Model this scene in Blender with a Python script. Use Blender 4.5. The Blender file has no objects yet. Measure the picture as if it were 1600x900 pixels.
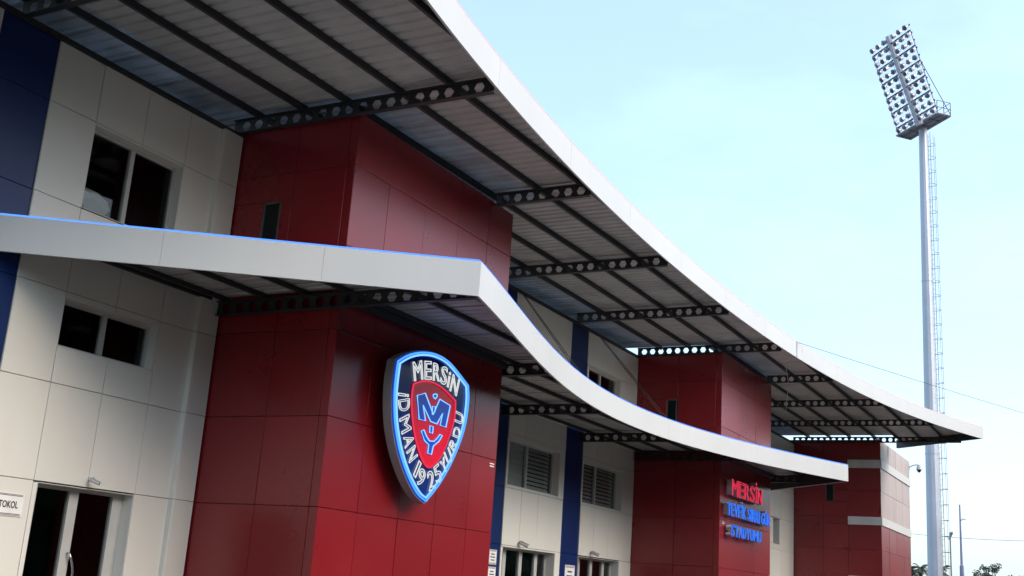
import bpy, math, random
from mathutils import Matrix, Vector
random.seed(7)
S = bpy.context.scene
COL = S.collection

# ------------------------------------------------------------------ camera
F_PX, PITCH, YAW, ROLL = 1765.6, 0.259069, 1.0675, 0.0695435
cp, sp, cy, sy = math.cos(PITCH), math.sin(PITCH), math.cos(YAW), math.sin(YAW)
fwd = Vector((sy * cp, cy * cp, sp)); rgt = Vector((cy, -sy, 0)); upv = rgt.cross(fwd)
cr, sr = math.cos(ROLL), math.sin(ROLL)
r2, u2 = rgt * cr + upv * sr, upv * cr - rgt * sr
cam = bpy.data.cameras.new('camera'); cam.sensor_width = 36.0; cam.lens = F_PX / 1600 * 36
cam.clip_start = 0.1; cam.clip_end = 5000
camo = bpy.data.objects.new('camera', cam); COL.objects.link(camo)
M = Matrix((r2, u2, -fwd)).transposed().to_4x4(); M.translation = (0, 0, 1.6)
camo.matrix_world = M
S.camera = camo

# ------------------------------------------------------------------ sky, sun, exposure
SUN_AZ, SUN_EL = math.radians(176), math.radians(40)
world = bpy.data.worlds.new('World'); S.world = world; world.use_nodes = True
nt = world.node_tree; nt.nodes.clear()
sky = nt.nodes.new('ShaderNodeTexSky'); sky.sky_type = 'NISHITA'; sky.sun_disc = False
sky.sun_elevation = SUN_EL; sky.sun_rotation = SUN_AZ
sky.air_density = 1.0; sky.dust_density = 2.5; sky.ozone_density = 1.0
geo = nt.nodes.new('ShaderNodeTexCoord')
mp = nt.nodes.new('ShaderNodeMapping'); mp.inputs['Scale'].default_value = (1.2, 2.4, 6.0)
mp.inputs['Rotation'].default_value = (0.3, 0.2, 0.5)
noi = nt.nodes.new('ShaderNodeTexNoise'); noi.inputs['Scale'].default_value = 1.6
noi.inputs['Detail'].default_value = 9; noi.inputs['Roughness'].default_value = 0.55
rmp = nt.nodes.new('ShaderNodeMapRange'); rmp.inputs['From Min'].default_value = 0.45; rmp.inputs['From Max'].default_value = 0.8
rmp.inputs['To Min'].default_value = 0.26; rmp.inputs['To Max'].default_value = 0.46
mix = nt.nodes.new('ShaderNodeMix'); mix.data_type = 'RGBA'
mix.inputs['B'].default_value = (3.7, 5.3, 6.4, 1)
bg = nt.nodes.new('ShaderNodeBackground'); bg.inputs['Strength'].default_value = 0.15
wo = nt.nodes.new('ShaderNodeOutputWorld')
L = nt.links
L.new(geo.outputs['Generated'], mp.inputs['Vector']); L.new(mp.outputs[0], noi.inputs['Vector'])
L.new(noi.outputs['Fac'], rmp.inputs['Value']); L.new(rmp.outputs[0], mix.inputs['Factor'])
L.new(sky.outputs[0], mix.inputs['A']); L.new(mix.outputs['Result'], bg.inputs['Color'])
L.new(bg.outputs[0], wo.inputs['Surface'])
sl = bpy.data.lights.new('sun', 'SUN'); sl.energy = 0.9; sl.angle = math.radians(40); sl.color = (1.0, 0.88, 0.74)
so = bpy.data.objects.new('sun', sl); COL.objects.link(so)
sd = Vector((math.sin(SUN_AZ) * math.cos(SUN_EL), math.cos(SUN_AZ) * math.cos(SUN_EL), math.sin(SUN_EL)))
so.rotation_euler = sd.to_track_quat('Z', 'Y').to_euler(); so.location = sd * 100
S.view_settings.view_transform = 'Standard'; S.view_settings.look = 'None'
S.view_settings.exposure = 1.13; S.view_settings.gamma = 1.0; S.view_settings.use_curve_mapping = False

# ------------------------------------------------------------------ materials
def nodes(name):
    m = bpy.data.materials.new(name); m.use_nodes = True
    return m, m.node_tree, m.node_tree.nodes['Principled BSDF']
def mat(name, col, rough=0.5, metal=0.0, coat=0.0, coat_r=0.1, vary=0.0, scale=3.0, bump=0.0, bscale=2.0, spec=0.5, streak=False, emit=None, es=0.0, dirt=None, rand=0.0):
    m, t, b = nodes(name)
    b.inputs['Base Color'].default_value = (*col, 1); b.inputs['Roughness'].default_value = rough
    b.inputs['Metallic'].default_value = metal; b.inputs['Specular IOR Level'].default_value = spec
    b.inputs['Coat Weight'].default_value = coat; b.inputs['Coat Roughness'].default_value = coat_r
    if emit:
        b.inputs['Emission Color'].default_value = (*emit, 1); b.inputs['Emission Strength'].default_value = es
    N = t.nodes.new; K = t.links.new
    if vary or bump or rand:
        g = N('ShaderNodeNewGeometry')
        src = g.outputs['Position']
        if streak:
            mm = N('ShaderNodeMapping'); mm.inputs['Scale'].default_value = (1, 1, 0.06); K(src, mm.inputs['Vector']); src = mm.outputs[0]
    if vary or rand:
        n = N('ShaderNodeTexNoise'); n.inputs['Scale'].default_value = scale; n.inputs['Detail'].default_value = 6; n.inputs['Roughness'].default_value = 0.6
        K(src, n.inputs['Vector'])
        r = N('ShaderNodeMapRange'); r.inputs['From Min'].default_value = 0.3; r.inputs['From Max'].default_value = 0.72
        r.inputs['To Min'].default_value = 1 - vary; r.inputs['To Max'].default_value = 1 + vary * 0.3
        K(n.outputs['Fac'], r.inputs['Value'])
        val = r.outputs[0]
        if rand:
            oi = N('ShaderNodeObjectInfo'); r2_ = N('ShaderNodeMapRange')
            r2_.inputs['To Min'].default_value = 1 - rand; r2_.inputs['To Max'].default_value = 1 + rand
            K(oi.outputs['Random'], r2_.inputs['Value'])
            mu = N('ShaderNodeMath'); mu.operation = 'MULTIPLY'; K(val, mu.inputs[0]); K(r2_.outputs[0], mu.inputs[1]); val = mu.outputs[0]
        x = N('ShaderNodeMix'); x.data_type = 'RGBA'; x.blend_type = 'MULTIPLY'; x.inputs['Factor'].default_value = 1
        x.inputs['A'].default_value = (*col, 1)
        K(val, x.inputs['B'])
        out = x.outputs['Result']
        if dirt:
            y = N('ShaderNodeMix'); y.data_type = 'RGBA'; y.inputs['B'].default_value = (*dirt, 1)
            n2 = N('ShaderNodeTexNoise'); n2.inputs['Scale'].default_value = 1.3; n2.inputs['Detail'].default_value = 8
            K(src, n2.inputs['Vector'])
            q = N('ShaderNodeMapRange'); q.inputs['From Min'].default_value = 0.5; q.inputs['From Max'].default_value = 0.75; q.inputs['To Max'].default_value = 0.5
            K(n2.outputs['Fac'], q.inputs['Value']); K(q.outputs[0], y.inputs['Factor']); K(out, y.inputs['A']); out = y.outputs['Result']
        K(out, b.inputs['Base Color'])
        rr = N('ShaderNodeMapRange'); rr.inputs['To Min'].default_value = max(0.02, rough - 0.06); rr.inputs['To Max'].default_value = rough + 0.08
        K(n.outputs['Fac'], rr.inputs['Value']); K(rr.outputs[0], b.inputs['Roughness'])
    if bump:
        n3 = N('ShaderNodeTexNoise'); n3.inputs['Scale'].default_value = bscale; n3.inputs['Detail'].default_value = 2
        K(src, n3.inputs['Vector'])
        bp = N('ShaderNodeBump'); bp.inputs['Strength'].default_value = bump; bp.inputs['Distance'].default_value = 0.02
        K(n3.outputs['Fac'], bp.inputs['Height']); K(bp.outputs[0], b.inputs['Normal'])
        if coat: K(bp.outputs[0], b.inputs['Coat Normal'])
    return m
def emis(name, col, s):
    m = bpy.data.materials.new(name); m.use_nodes = True; t = m.node_tree; t.nodes.clear()
    e = t.nodes.new('ShaderNodeEmission'); e.inputs[0].default_value = (*col, 1); e.inputs[1].default_value = s
    o = t.nodes.new('ShaderNodeOutputMaterial'); t.links.new(e.outputs[0], o.inputs[0]); return m
def glass(name, tint=0.45, refl=1.38):
    m = bpy.data.materials.new(name); m.use_nodes = True; t = m.node_tree; t.nodes.clear()
    tr = t.nodes.new('ShaderNodeBsdfTransparent'); tr.inputs[0].default_value = (tint, tint * 1.02, tint, 1)
    gl = t.nodes.new('ShaderNodeBsdfGlossy'); gl.inputs['Roughness'].default_value = 0.02
    fr = t.nodes.new('ShaderNodeFresnel'); ge = t.nodes.new('ShaderNodeNewGeometry'); ma = t.nodes.new('ShaderNodeMapRange')
    ma.inputs['To Min'].default_value = refl; ma.inputs['To Max'].default_value = 1 / refl     # same reflectance on the inner face of the pane
    t.links.new(ge.outputs['Backfacing'], ma.inputs['Value']); t.links.new(ma.outputs[0], fr.inputs[0])
    mx = t.nodes.new('ShaderNodeMixShader'); o = t.nodes.new('ShaderNodeOutputMaterial')
    t.links.new(fr.outputs[0], mx.inputs[0]); t.links.new(tr.outputs[0], mx.inputs[1]); t.links.new(gl.outputs[0], mx.inputs[2]); t.links.new(mx.outputs[0], o.inputs[0]); return m
def translucent(name, col, tcol):
    m, t, b = nodes(name)
    b.inputs['Base Color'].default_value = (*col, 1); b.inputs['Roughness'].default_value = 0.4
    tl = t.nodes.new('ShaderNodeBsdfTranslucent')
    g = t.nodes.new('ShaderNodeNewGeometry'); n = t.nodes.new('ShaderNodeTexNoise'); n.inputs['Scale'].default_value = 1.1; n.inputs['Detail'].default_value = 5
    t.links.new(g.outputs['Position'], n.inputs['Vector'])
    rp = t.nodes.new('ShaderNodeMapRange'); rp.inputs['From Min'].default_value = 0.35; rp.inputs['From Max'].default_value = 0.7; rp.inputs['To Min'].default_value = 0.35; rp.inputs['To Max'].default_value = 1.0
    t.links.new(n.outputs['Fac'], rp.inputs['Value'])
    x = t.nodes.new('ShaderNodeMix'); x.data_type = 'RGBA'; x.blend_type = 'MULTIPLY'; x.inputs['Factor'].default_value = 1; x.inputs['A'].default_value = (*tcol, 1)
    t.links.new(rp.outputs[0], x.inputs['B']); t.links.new(x.outputs['Result'], tl.inputs[0])
    ad = t.nodes.new('ShaderNodeAddShader'); o = t.nodes['Material Output']
    t.links.new(b.outputs[0], ad.inputs[0]); t.links.new(tl.outputs[0], ad.inputs[1]); t.links.new(ad.outputs[0], o.inputs[0]); return m

MT = dict(
    white=mat('white_cladding', (0.74, 0.71, 0.635), 0.42, vary=0.05, scale=0.9, bump=0.05, bscale=1.2, rand=0.02, streak=True),
    fascia=mat('white_fascia', (0.62, 0.62, 0.61), 0.4, vary=0.05, scale=0.8, bump=0.05, bscale=1.0, rand=0.01, streak=True),
    red=mat('red_cladding', (0.225, 0.005, 0.009), 0.28, spec=0.68, vary=0.10, scale=0.7, bump=0.06, bscale=0.9, rand=0.09),
    blue=mat('blue_cladding', (0.004, 0.022, 0.115), 0.34, spec=0.35, vary=0.10, scale=0.8, bump=0.05, bscale=1.0, rand=0.03),
    pale=mat('pale_streaked_cladding', (0.52, 0.42, 0.39), 0.45, vary=0.30, scale=2.2, streak=True, dirt=(0.30, 0.24, 0.22), rand=0.05),  # grey-pink base with darker vertical streaks
    stripe=mat('pale_band', (0.62, 0.61, 0.59), 0.5, vary=0.12, scale=1.5, streak=True),
    joint=mat('joint_backing', (0.05, 0.045, 0.045), 0.8),
    steel=mat('dark_painted_steel', (0.028, 0.028, 0.032), 0.55, vary=0.25, scale=5),
    sheet=mat('galvanised_roof_sheet', (0.50, 0.485, 0.47), 0.42, metal=0.0, spec=0.6, vary=0.16, scale=1.6, dirt=(0.32, 0.31, 0.30), rand=0.05),
    light=translucent('rooflight_sheet', (0.30, 0.31, 0.33), (0.12, 0.14, 0.16)),
    alu=mat('white_aluminium_frame', (0.50, 0.49, 0.46), 0.35, vary=0.06, scale=4),
    chrome=mat('brushed_handle', (0.6, 0.6, 0.6), 0.22, metal=1.0),
    glass=glass('window_glass', 0.78), clear=glass('clear_glass', 0.9), slitf=mat('grey_slit_frame', (0.10, 0.10, 0.10), 0.5), smr=mat('sign_red_face', (0.30, 0.01, 0.03), 0.4), smb=mat('sign_blue_lit_face', (0.02, 0.07, 0.40), 0.4), bband=mat('badge_blue_glow', (0.005, 0.05, 0.38), 0.3),  # blue sign face and badge band have neon glow in their colour
    interior=mat('dim_interior', (0.026, 0.027, 0.027), 0.8, vary=0.3, scale=2),
    blind=mat('grey_blind', (0.50, 0.50, 0.50), 0.6),
    dpane=mat('dark_pane', (0.008, 0.010, 0.011), 0.25, spec=0.25),
    paper=mat('white_paper', (0.84, 0.83, 0.80), 0.6, vary=0.1, scale=8),
    ink=mat('black_ink', (0.02, 0.02, 0.02), 0.6),
    inkred=mat('dark_red_ink', (0.25, 0.02, 0.04), 0.6),
    camw=mat('camera_housing', (0.55, 0.55, 0.53), 0.4, vary=0.15, scale=30),
    lens=mat('dark_lens', (0.01, 0.01, 0.012), 0.08),
    cable=mat('black_cable', (0.03, 0.03, 0.03), 0.6),
    rod=mat('thin_steel_rod', (0.10, 0.10, 0.10), 0.45, metal=0.6),
    bside=mat('badge_side', (0.30, 0.29, 0.28), 0.45, vary=0.08, scale=4),
    bnavy=mat('badge_navy_face', (0.009, 0.03, 0.17), 0.12, spec=0.6),
    bred=mat('badge_red_face', (0.72, 0.012, 0.04), 0.2, spec=0.4),
    bblue=mat('badge_blue_letter', (0.01, 0.07, 0.48), 0.25),
    nblue=emis('blue_neon', (0.05, 0.24, 1.0), 1.0),
    ncyan=emis('light_blue_neon', (0.16, 0.42, 1.0), 0.85),
    nwhite=emis('white_neon', (0.90, 0.94, 0.92), 0.40),
    nred=emis('red_neon', (1.0, 0.05, 0.12), 0.40),
    nsblue=emis('sign_blue_neon', (0.04, 0.20, 1.0), 0.50),
    npink=mat('dim_red_tube', (0.75, 0.40, 0.42), 0.3, emit=(1.0, 0.45, 0.48), es=0.2),
    led=emis('blue_led_strip', (0.09, 0.27, 1.0), 0.8),
    galv=mat('galvanised_pole', (0.46, 0.48, 0.54), 0.45, metal=0.35, vary=0.12, scale=0.6, rand=0.0),
    frame=mat('floodlight_frame', (0.07, 0.075, 0.09), 0.5, metal=0.3),
    lampm=mat('lamp_housing', (0.42, 0.44, 0.54), 0.35, metal=0.5, rand=0.25, vary=0.1),
    lampg=mat('lamp_glass', (0.15, 0.165, 0.23), 0.08, spec=0.8, rand=0.5, vary=0.05),
    ground=mat('plaza_paving', (0.085, 0.082, 0.078), 0.85, vary=0.25, scale=0.6),
    bark=mat('bark', (0.09, 0.07, 0.05), 0.9, vary=0.3, scale=6),
    leaf=mat('leaf', (0.045, 0.065, 0.03), 0.6, vary=0.4, scale=1.2, rand=0.1),
    palm=mat('palm_frond', (0.05, 0.065, 0.035), 0.6, vary=0.4, scale=1.2),
    post=mat('lilac_grey_post', (0.24, 0.24, 0.36), 0.5, vary=0.1),
    posts=mat('grey_post', (0.22, 0.22, 0.24), 0.5),
)

# ------------------------------------------------------------------ building helpers
WM = {}
def link(o, parent, world_m):
    COL.objects.link(o)
    if parent is not None:
        o.parent = parent
        o.matrix_parent_inverse = WM[parent.name].inverted()
    o.matrix_basis = world_m
    WM[o.name] = world_m.copy()
    return o
def thing(name, label, cat, loc=(0, 0, 0), group=None):
    o = bpy.data.objects.new(name, None); o.empty_display_size = 0.3
    link(o, None, Matrix.Translation(loc)); return tag(o, label, cat, group)
def tag(o, label, cat, group=None):
    o['label'] = label; o['category'] = cat
    if group: o['group'] = group
    return o
class MB:
    def __init__(s): s.v = []; s.f = []
    def add(s, vs, fs):
        n = len(s.v); s.v += [tuple(p) for p in vs]; s.f += [tuple(i + n for i in f) for f in fs]; return s
    def box(s, a, b):
        x0, y0, z0 = a; x1, y1, z1 = b
        return s.add([(x0,y0,z0),(x1,y0,z0),(x1,y1,z0),(x0,y1,z0),(x0,y0,z1),(x1,y0,z1),(x1,y1,z1),(x0,y1,z1)],
                     [(0,3,2,1),(4,5,6,7),(0,1,5,4),(1,2,6,5),(2,3,7,6),(3,0,4,7)])
    def tube(s, pts, r, n=6, closed=False, caps=True, r1=None):
        pts = [Vector(p) for p in pts]; k = len(pts); rings = []
        prev = None
        for i, p in enumerate(pts):
            if closed: d = pts[(i + 1) % k] - pts[i - 1]
            else: d = pts[min(i + 1, k - 1)] - pts[max(i - 1, 0)]
            d = d.normalized() if d.length > 1e-9 else Vector((0, 0, 1))
            a = prev if prev is not None else (Vector((0, 0, 1)) if abs(d.z) < 0.9 else Vector((1, 0, 0)))
            u = (a - d * a.dot(d))
            if u.length < 1e-6: u = d.orthogonal()
            u.normalize(); prev = u; w = d.cross(u)
            rr = r if r1 is None else r + (r1 - r) * i / max(1, k - 1)
            rings.append([p + (u * math.cos(2*math.pi*j/n) + w * math.sin(2*math.pi*j/n)) * rr for j in range(n)])
        fs = []; vs = [q for rg in rings for q in rg]
        for i in range(k if closed else k - 1):
            for j in range(n):
                a, b = i * n, ((i + 1) % k) * n
                fs.append((a + j, a + (j + 1) % n, b + (j + 1) % n, b + j))
        if not closed and caps:
            fs.append(tuple(range(n))[::-1]); fs.append(tuple((k - 1) * n + j for j in range(n)))
        return s.add(vs, fs)
    def prism(s, poly, f0, f1):   # poly 2D list, f0/f1 map (a,b) -> 3D for the two faces
        n = len(poly)
        return s.add([f0(*p) for p in poly] + [f1(*p) for p in poly],
                     [tuple(range(n)), tuple(range(2*n - 1, n - 1, -1))] + [(i, n + i, n + (i + 1) % n, (i + 1) % n) for i in range(n)])
    def mesh(s, name, centre):
        me = bpy.data.meshes.new(name)
        me.from_pydata([(x - centre[0], y - centre[1], z - centre[2]) for x, y, z in s.v], [], s.f); me.update(); return me
    def build(s, name, m, parent=None, smooth=False):
        xs, ys, zs = zip(*s.v); c = ((min(xs)+max(xs))/2, (min(ys)+max(ys))/2, (min(zs)+max(zs))/2)
        me = s.mesh(name, c); me.materials.append(m)
        if smooth:
            for p in me.polygons: p.use_smooth = True
        o = bpy.data.objects.new(name, me); return link(o, parent, Matrix.Translation(c))

PC = {}
def panel(parent, facing, plane, a0, a1, z0, z1, m, name='panel', gap=0.009, th=0.03, tilt=0.0035):
    """one cladding panel with a chamfered rim; facing 'f' looks along -Y (a = x), 's' looks along -X (a = y), 'r' looks +X"""
    w, h = a1 - a0 - gap, z1 - z0 - gap
    if w < 0.03 or h < 0.03: return None
    key = (round(w, 3), round(h, 3), m.name)
    if key not in PC:
        c = 0.004; b = MB()
        X, Z = w / 2, h / 2
        b.add([(-X, th, -Z), (X, th, -Z), (X, th, Z), (-X, th, Z), (-X, c, -Z), (X, c, -Z), (X, c, Z), (-X, c, Z),
               (-X + c, 0, -Z + c), (X - c, 0, -Z + c), (X - c, 0, Z - c), (-X + c, 0, Z - c)],
              [(0,1,5,4),(1,2,6,5),(2,3,7,6),(3,0,4,7),(4,5,9,8),(5,6,10,9),(6,7,11,10),(7,4,8,11),(8,9,10,11)])
        me = b.mesh('panel', (0, 0, 0)); me.materials.append(m); PC[key] = me
    o = bpy.data.objects.new(name, PC[key])
    rx, rz = random.gauss(0, tilt), random.gauss(0, tilt)
    ca, cz = (a0 + a1) / 2, (z0 + z1) / 2
    if facing == 'f': W = Matrix.Translation((ca, plane, cz))
    elif facing == 's': W = Matrix.Translation((plane, ca, cz)) @ Matrix.Rotation(-math.pi / 2, 4, 'Z')
    else: W = Matrix.Translation((plane, ca, cz)) @ Matrix.Rotation(math.pi / 2, 4, 'Z')
    W = W @ Matrix.Rotation(rx, 4, 'X') @ Matrix.Rotation(rz, 4, 'Z')
    return link(o, parent, W)
def minus(r, h):
    a0, a1, z0, z1 = r; b0, b1, y0, y1 = h
    if b0 >= a1 or b1 <= a0 or y0 >= z1 or y1 <= z0: return [r]
    out = []
    if y0 > z0: out.append((a0, a1, z0, y0))
    if y1 < z1: out.append((a0, a1, y1, z1))
    m0, m1 = max(z0, y0), min(z1, y1)
    if b0 > a0: out.append((a0, b0, m0, m1))
    if b1 < a1: out.append((b1, a1, m0, m1))
    return out
def clad(parent, facing, plane, xs, zs, m, holes=(), **k):
    for i in range(len(xs) - 1):
        for j in range(len(zs) - 1):
            rs = [(xs[i], xs[i+1], zs[j], zs[j+1])]
            for h in holes: rs = [q for r in rs for q in minus(r, h)]
            for r in rs: panel(parent, facing, plane, *r, m, **k)
def backing(name, parent, y0, y1, x0, x1, z0, z1, m, holes=()):
    rs = [(x0, x1, z0, z1)]
    for h in holes: rs = [q for r in rs for q in minus(r, h)]
    b = MB()
    for r in rs: b.box((r[0], y0, r[2]), (r[1], y1, r[3]))
    return b.build(name, m, parent)
FONT = None
def glyph(ch, size, bevel=0.0, extrude=0.0, outline=False, xs=1.0, offset=0.0):
    cu = bpy.data.curves.new('glyph', 'FONT'); cu.body = ch; cu.size = size; cu.align_x = 'CENTER'; cu.align_y = 'CENTER' if False else 'TOP_BASELINE'
    cu.resolution_u = 3; cu.bevel_depth = bevel; cu.bevel_resolution = 1; cu.extrude = extrude; cu.offset = offset
    cu.fill_mode = 'NONE' if outline else 'BOTH'
    o = bpy.data.objects.new('glyph', cu); COL.objects.link(o)
    dg = bpy.context.evaluated_depsgraph_get(); me = bpy.data.meshes.new_from_object(o.evaluated_get(dg))
    bpy.data.objects.remove(o); bpy.data.curves.remove(cu)
    if len(me.vertices):
        X = [v.co.x for v in me.vertices]; Y = [v.co.y for v in me.vertices]
        cx = (min(X) + max(X)) / 2
        for v in me.vertices: v.co.x = (v.co.x - cx) * xs
    return me
def put_glyph(name, me, m, parent, x, y, z, ang=0.0, up_off=0.0):
    me.materials.clear(); me.materials.append(m)
    o = bpy.data.objects.new(name, me)
    W = Matrix.Translation((x, y, z)) @ Matrix.Rotation(math.pi / 2, 4, 'X') @ Matrix.Rotation(ang, 4, 'Z') @ Matrix.Translation((0, up_off, 0))
    return link(o, parent, W)

# ------------------------------------------------------------------ ground
g = MB().add([(-900, -900, 0), (2500, -900, 0), (2500, 1500, 0), (-900, 1500, 0)], [(0, 1, 2, 3)]).build('ground', MT['ground'])
g['kind'] = 'structure'

# ------------------------------------------------------------------ tree belt added unseen behind the viewpoint, darkens low reflections and walls
rb = random.Random(5); tbm = MB()
for k in range(210):
    x = -80 + k * 2.0 + rb.uniform(-.8, .8); H = 14.5 + 2.2 * math.sin(x * 0.19) + 1.6 * math.sin(x * 0.47 + 1) + rb.uniform(-1, 1)
    z = 1.0
    while z < H:
        c = Vector((x + rb.uniform(-1, 1), -25 + rb.uniform(-1.5, 1.5), z)); r = rb.uniform(1.5, 2.3)
        vs = []; fs = []
        for i in range(5):
            for j in range(8):
                th, ph = math.pi * (i + .5) / 5, 2 * math.pi * j / 8; rr = r * rb.uniform(.8, 1.1)
                vs.append(c + Vector((math.sin(th) * math.cos(ph), math.sin(th) * math.sin(ph), math.cos(th))) * rr)
        for i in range(4):
            for j in range(8): fs.append((i*8 + j, i*8 + (j+1) % 8, (i+1)*8 + (j+1) % 8, (i+1)*8 + j))
        tbm.add(vs, fs + [tuple(range(8)), tuple(32 + j for j in range(8))])
        for _ in range(26):
            d = Vector((rb.gauss(0, 1), rb.gauss(0, 1), rb.gauss(0, 1))).normalized(); p = c + d * r * rb.uniform(.95, 1.25)
            u = Vector((rb.gauss(0, 1), rb.gauss(0, 1), rb.gauss(0, 1))).normalized(); w = u.orthogonal().normalized(); q_ = rb.uniform(0.15, 0.3)
            tbm.add([p - u * q_, p + w * q_ * 0.6, p + u * q_, p - w * q_ * 0.6], [(0, 1, 2, 3)])
        z += 2.2
added_tree_belt = tbm.build('added_tree_belt', MT['leaf']); added_tree_belt['kind'] = 'stuff'; tag(added_tree_belt, 'unseen tree belt added across the plaza to darken low reflections', 'added_tree_belt')

# ------------------------------------------------------------------ stadium building: white bays, blue pilasters, windows, doors
WY = 14.0
ZT = 9.27
bld = thing('stadium_building', 'white panel clad stadium building with blue pilasters, windows and glass doors', 'building', (30, WY, 0))
ZJ = [0, 1.25, 2.65, 4.10, 5.50, 6.84, 8.28, ZT]
# shell behind the cladding
sh = MB()
sh.box((3, 18.0, 0), (56, 18.2, 9.1)); sh.box((3, WY + 0.12, 9.0), (56, 18.0, 9.12))
for z in (2.9, 5.95): sh.box((3, WY + 0.4, z), (56, 18.0, z + 0.2))
for x in (3, 10.0, 14.9, 20.1, 25.2, 29.9, 34.3, 40.4, 50.0, 55.8): sh.box((x, WY + 0.3, 0), (x + 0.15, 18.0, 9.0))
sh.build('interior_shell', MT['interior'], bld)

def window(x0, x1, z0, z1, mull=(0.5,), depth=0.2, slats=(), tr=0.0, door=False, handle=None, backed=(), gl='glass', fm_='alu'):
    y = WY + depth
    fr = MB(); t = 0.055
    for a, b in (((x0, z0), (x0 + t, z1)), ((x1 - t, z0), (x1, z1)), ((x0 + t, z1 - t), (x1 - t, z1)), ((x0 + t, z0), (x1 - t, z0 + t))):
        fr.box((a[0], y - 0.03, a[1]), (b[0], y + 0.04, b[1]))
    edges = [x0 + t] + [x0 + (x1 - x0) * q for q in mull] + [x1 - t]
    for q in edges[1:-1]: fr.box((q - t * (1.6 if door else 0.75), y - 0.035, z0 + t), (q + t * (1.6 if door else 0.75), y + 0.045, z1 - t))
    f = fr.build('door' if door else 'window', MT[fm_], bld)
    rv = MB()
    e = 0.005
    rv.box((x1 - e, WY + 0.002, z0), (x1 + 0.003, y + 0.05, z1)); rv.box((x0 - 0.003, WY + 0.002, z0), (x0 + e, y + 0.05, z1))
    rv.box((x0 + e, WY + 0.002, z1 - e), (x1 - e, y + 0.05, z1 + 0.003))
    if z0 > 0.1: rv.box((x0 + e, WY + 0.002, z0 - 0.003), (x1 - e, y + 0.05, z0 + e))
    rv.build('reveal', MT['white'], f)
    for i in range(len(edges) - 1):
        a, b = edges[i], edges[i + 1]
        MB().box((a + 0.001, y + 0.005, z0 + 0.03), (b - 0.001, y + 0.013, z1 - 0.03)).build('pane', MT[gl], f)
        if i in backed: MB().box((a + 0.03, y + 0.07, z0 + 0.06), (b - 0.03, y + 0.074, z1 - 0.05)).build('grey_sheet', MT['blind'], f)  # flat grey sheet set behind the pane
        if i in slats:
            n = int((z1 - z0) / 0.115); me = None
            for k in range(n):
                zz = z0 + 0.08 + k * (z1 - z0 - 0.1) / n
                s_ = MB().add([(a + 0.03, y + 0.06, zz), (b - 0.03, y + 0.06, zz), (b - 0.03, y + 0.10, zz + 0.085), (a + 0.03, y + 0.10, zz + 0.085),
                               (a + 0.03, y + 0.063, zz - 0.003), (b - 0.03, y + 0.063, zz - 0.003), (b - 0.03, y + 0.103, zz + 0.082), (a + 0.03, y + 0.103, zz + 0.082)],
                              [(0,1,2,3),(7,6,5,4),(0,4,5,1),(2,6,7,3),(1,5,6,2),(0,3,7,4)])
                s_.build('slat', MT['blind'], f)
    if handle:
        for hx in handle:
            pts = [(hx, y - 0.04, 1.66)] + [(hx + 0.09 * math.sin(math.pi * k / 10), y - 0.09 - 0.03 * math.sin(math.pi * k / 10), 1.66 - 0.66 * k / 10) for k in range(11)] + [(hx, y - 0.04, 1.0)]
            MB().tube(pts, 0.017, 8).build('handle', MT['chrome'], f, True)
    return f
def bay(x0, x1, xj, holes):
    b = backing('white_wall', bld, WY + 0.032, WY + 0.12, x0, x1, 0, ZT - 0.005, MT['joint'], holes)
    clad(b, 'f', WY, xj, ZJ, MT['white'], holes)
# left bay
hA, hB, hD = (11.42, 13.38, 6.86, 8.24), (11.42, 13.34, 4.66, 5.40), (11.50, 13.37, -0.01, 2.63)
bay(10.53, 14.16, [10.53, 11.42, 12.41, 13.38, 14.16], (hA, hB, hD))
window(*hA); window(*hB); window(11.50, 13.37, 0.0, 2.63, (0.47, 0.93), 0.25, door=True, handle=(12.42,))
st = MB().box((14.17, WY - 0.07, 0), (14.62, WY + 0.1, ZT - 0.01)).build('wall_strip', MT['joint'], bld)
clad(st, 'f', WY - 0.10, [14.16, 14.62], ZJ, MT['white']); clad(st, 's', 14.14, [WY - 0.10, WY + 0.02], ZJ, MT['white'], tilt=0)
bay(4.0, 9.50, [4, 5, 6, 7, 8, 9, 9.5], ())
# middle bays
hM1, hM2 = (25.90, 28.95, 4.17, 5.39), (30.56, 33.55, 4.16, 5.40)
hU1, hU2 = (25.90, 28.5, 6.86, 8.27), (30.60, 33.07, 6.86, 8.27)
hD1, hD2 = (25.89, 28.93, -0.01, 2.61), (30.52, 33.52, -0.01, 2.62)
bay(20.35, 24.6, [20.35, 21.4, 22.4, 23.4, 24.6], ())
bay(25.80, 29.28, [25.80, 26.75, 27.75, 28.95, 29.28], (hM1, hU1, hD1))
bay(30.50, 34.50, [30.50, 31.5, 32.6, 33.55, 34.5], (hM2, hU2, hD2))
window(*hM1, (0.46,), 0.23, slats=(1,), backed=(0,), gl='clear', fm_='blind'); window(*hM2, (0.45,), 0.23, slats=(0, 1), gl='clear', fm_='blind'); window(*hU1); window(*hU2)
window(25.89, 28.93, 0.0, 2.61, (0.2, 0.5, 0.8), 0.3, door=True); window(30.52, 33.52, 0.0, 2.62, (0.2, 0.5, 0.8), 0.3, door=True)
# right bay
hS = (51.28, 52.35, 4.33, 5.48)
bay(40.25, 49.4, [40.25, 42, 44, 46, 48, 49.4], ()); bay(50.6, 54.9, [50.6, 52.6, 54.9], (hS,)); window(*hS, (), 0.35, fm_='slitf')
# blue pilasters
for a, b in ((9.50, 10.53), (24.6, 25.8), (29.28, 30.50), (49.4, 50.6)):
    d = 0.03
    p = MB().box((a, WY + d + 0.032, 0), (b, WY + d + 0.1, ZT - 0.003)).build('blue_pilaster', MT['joint'], bld)
    clad(p, 'f', WY + d, [a, b], ZJ, MT['blue'])
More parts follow.
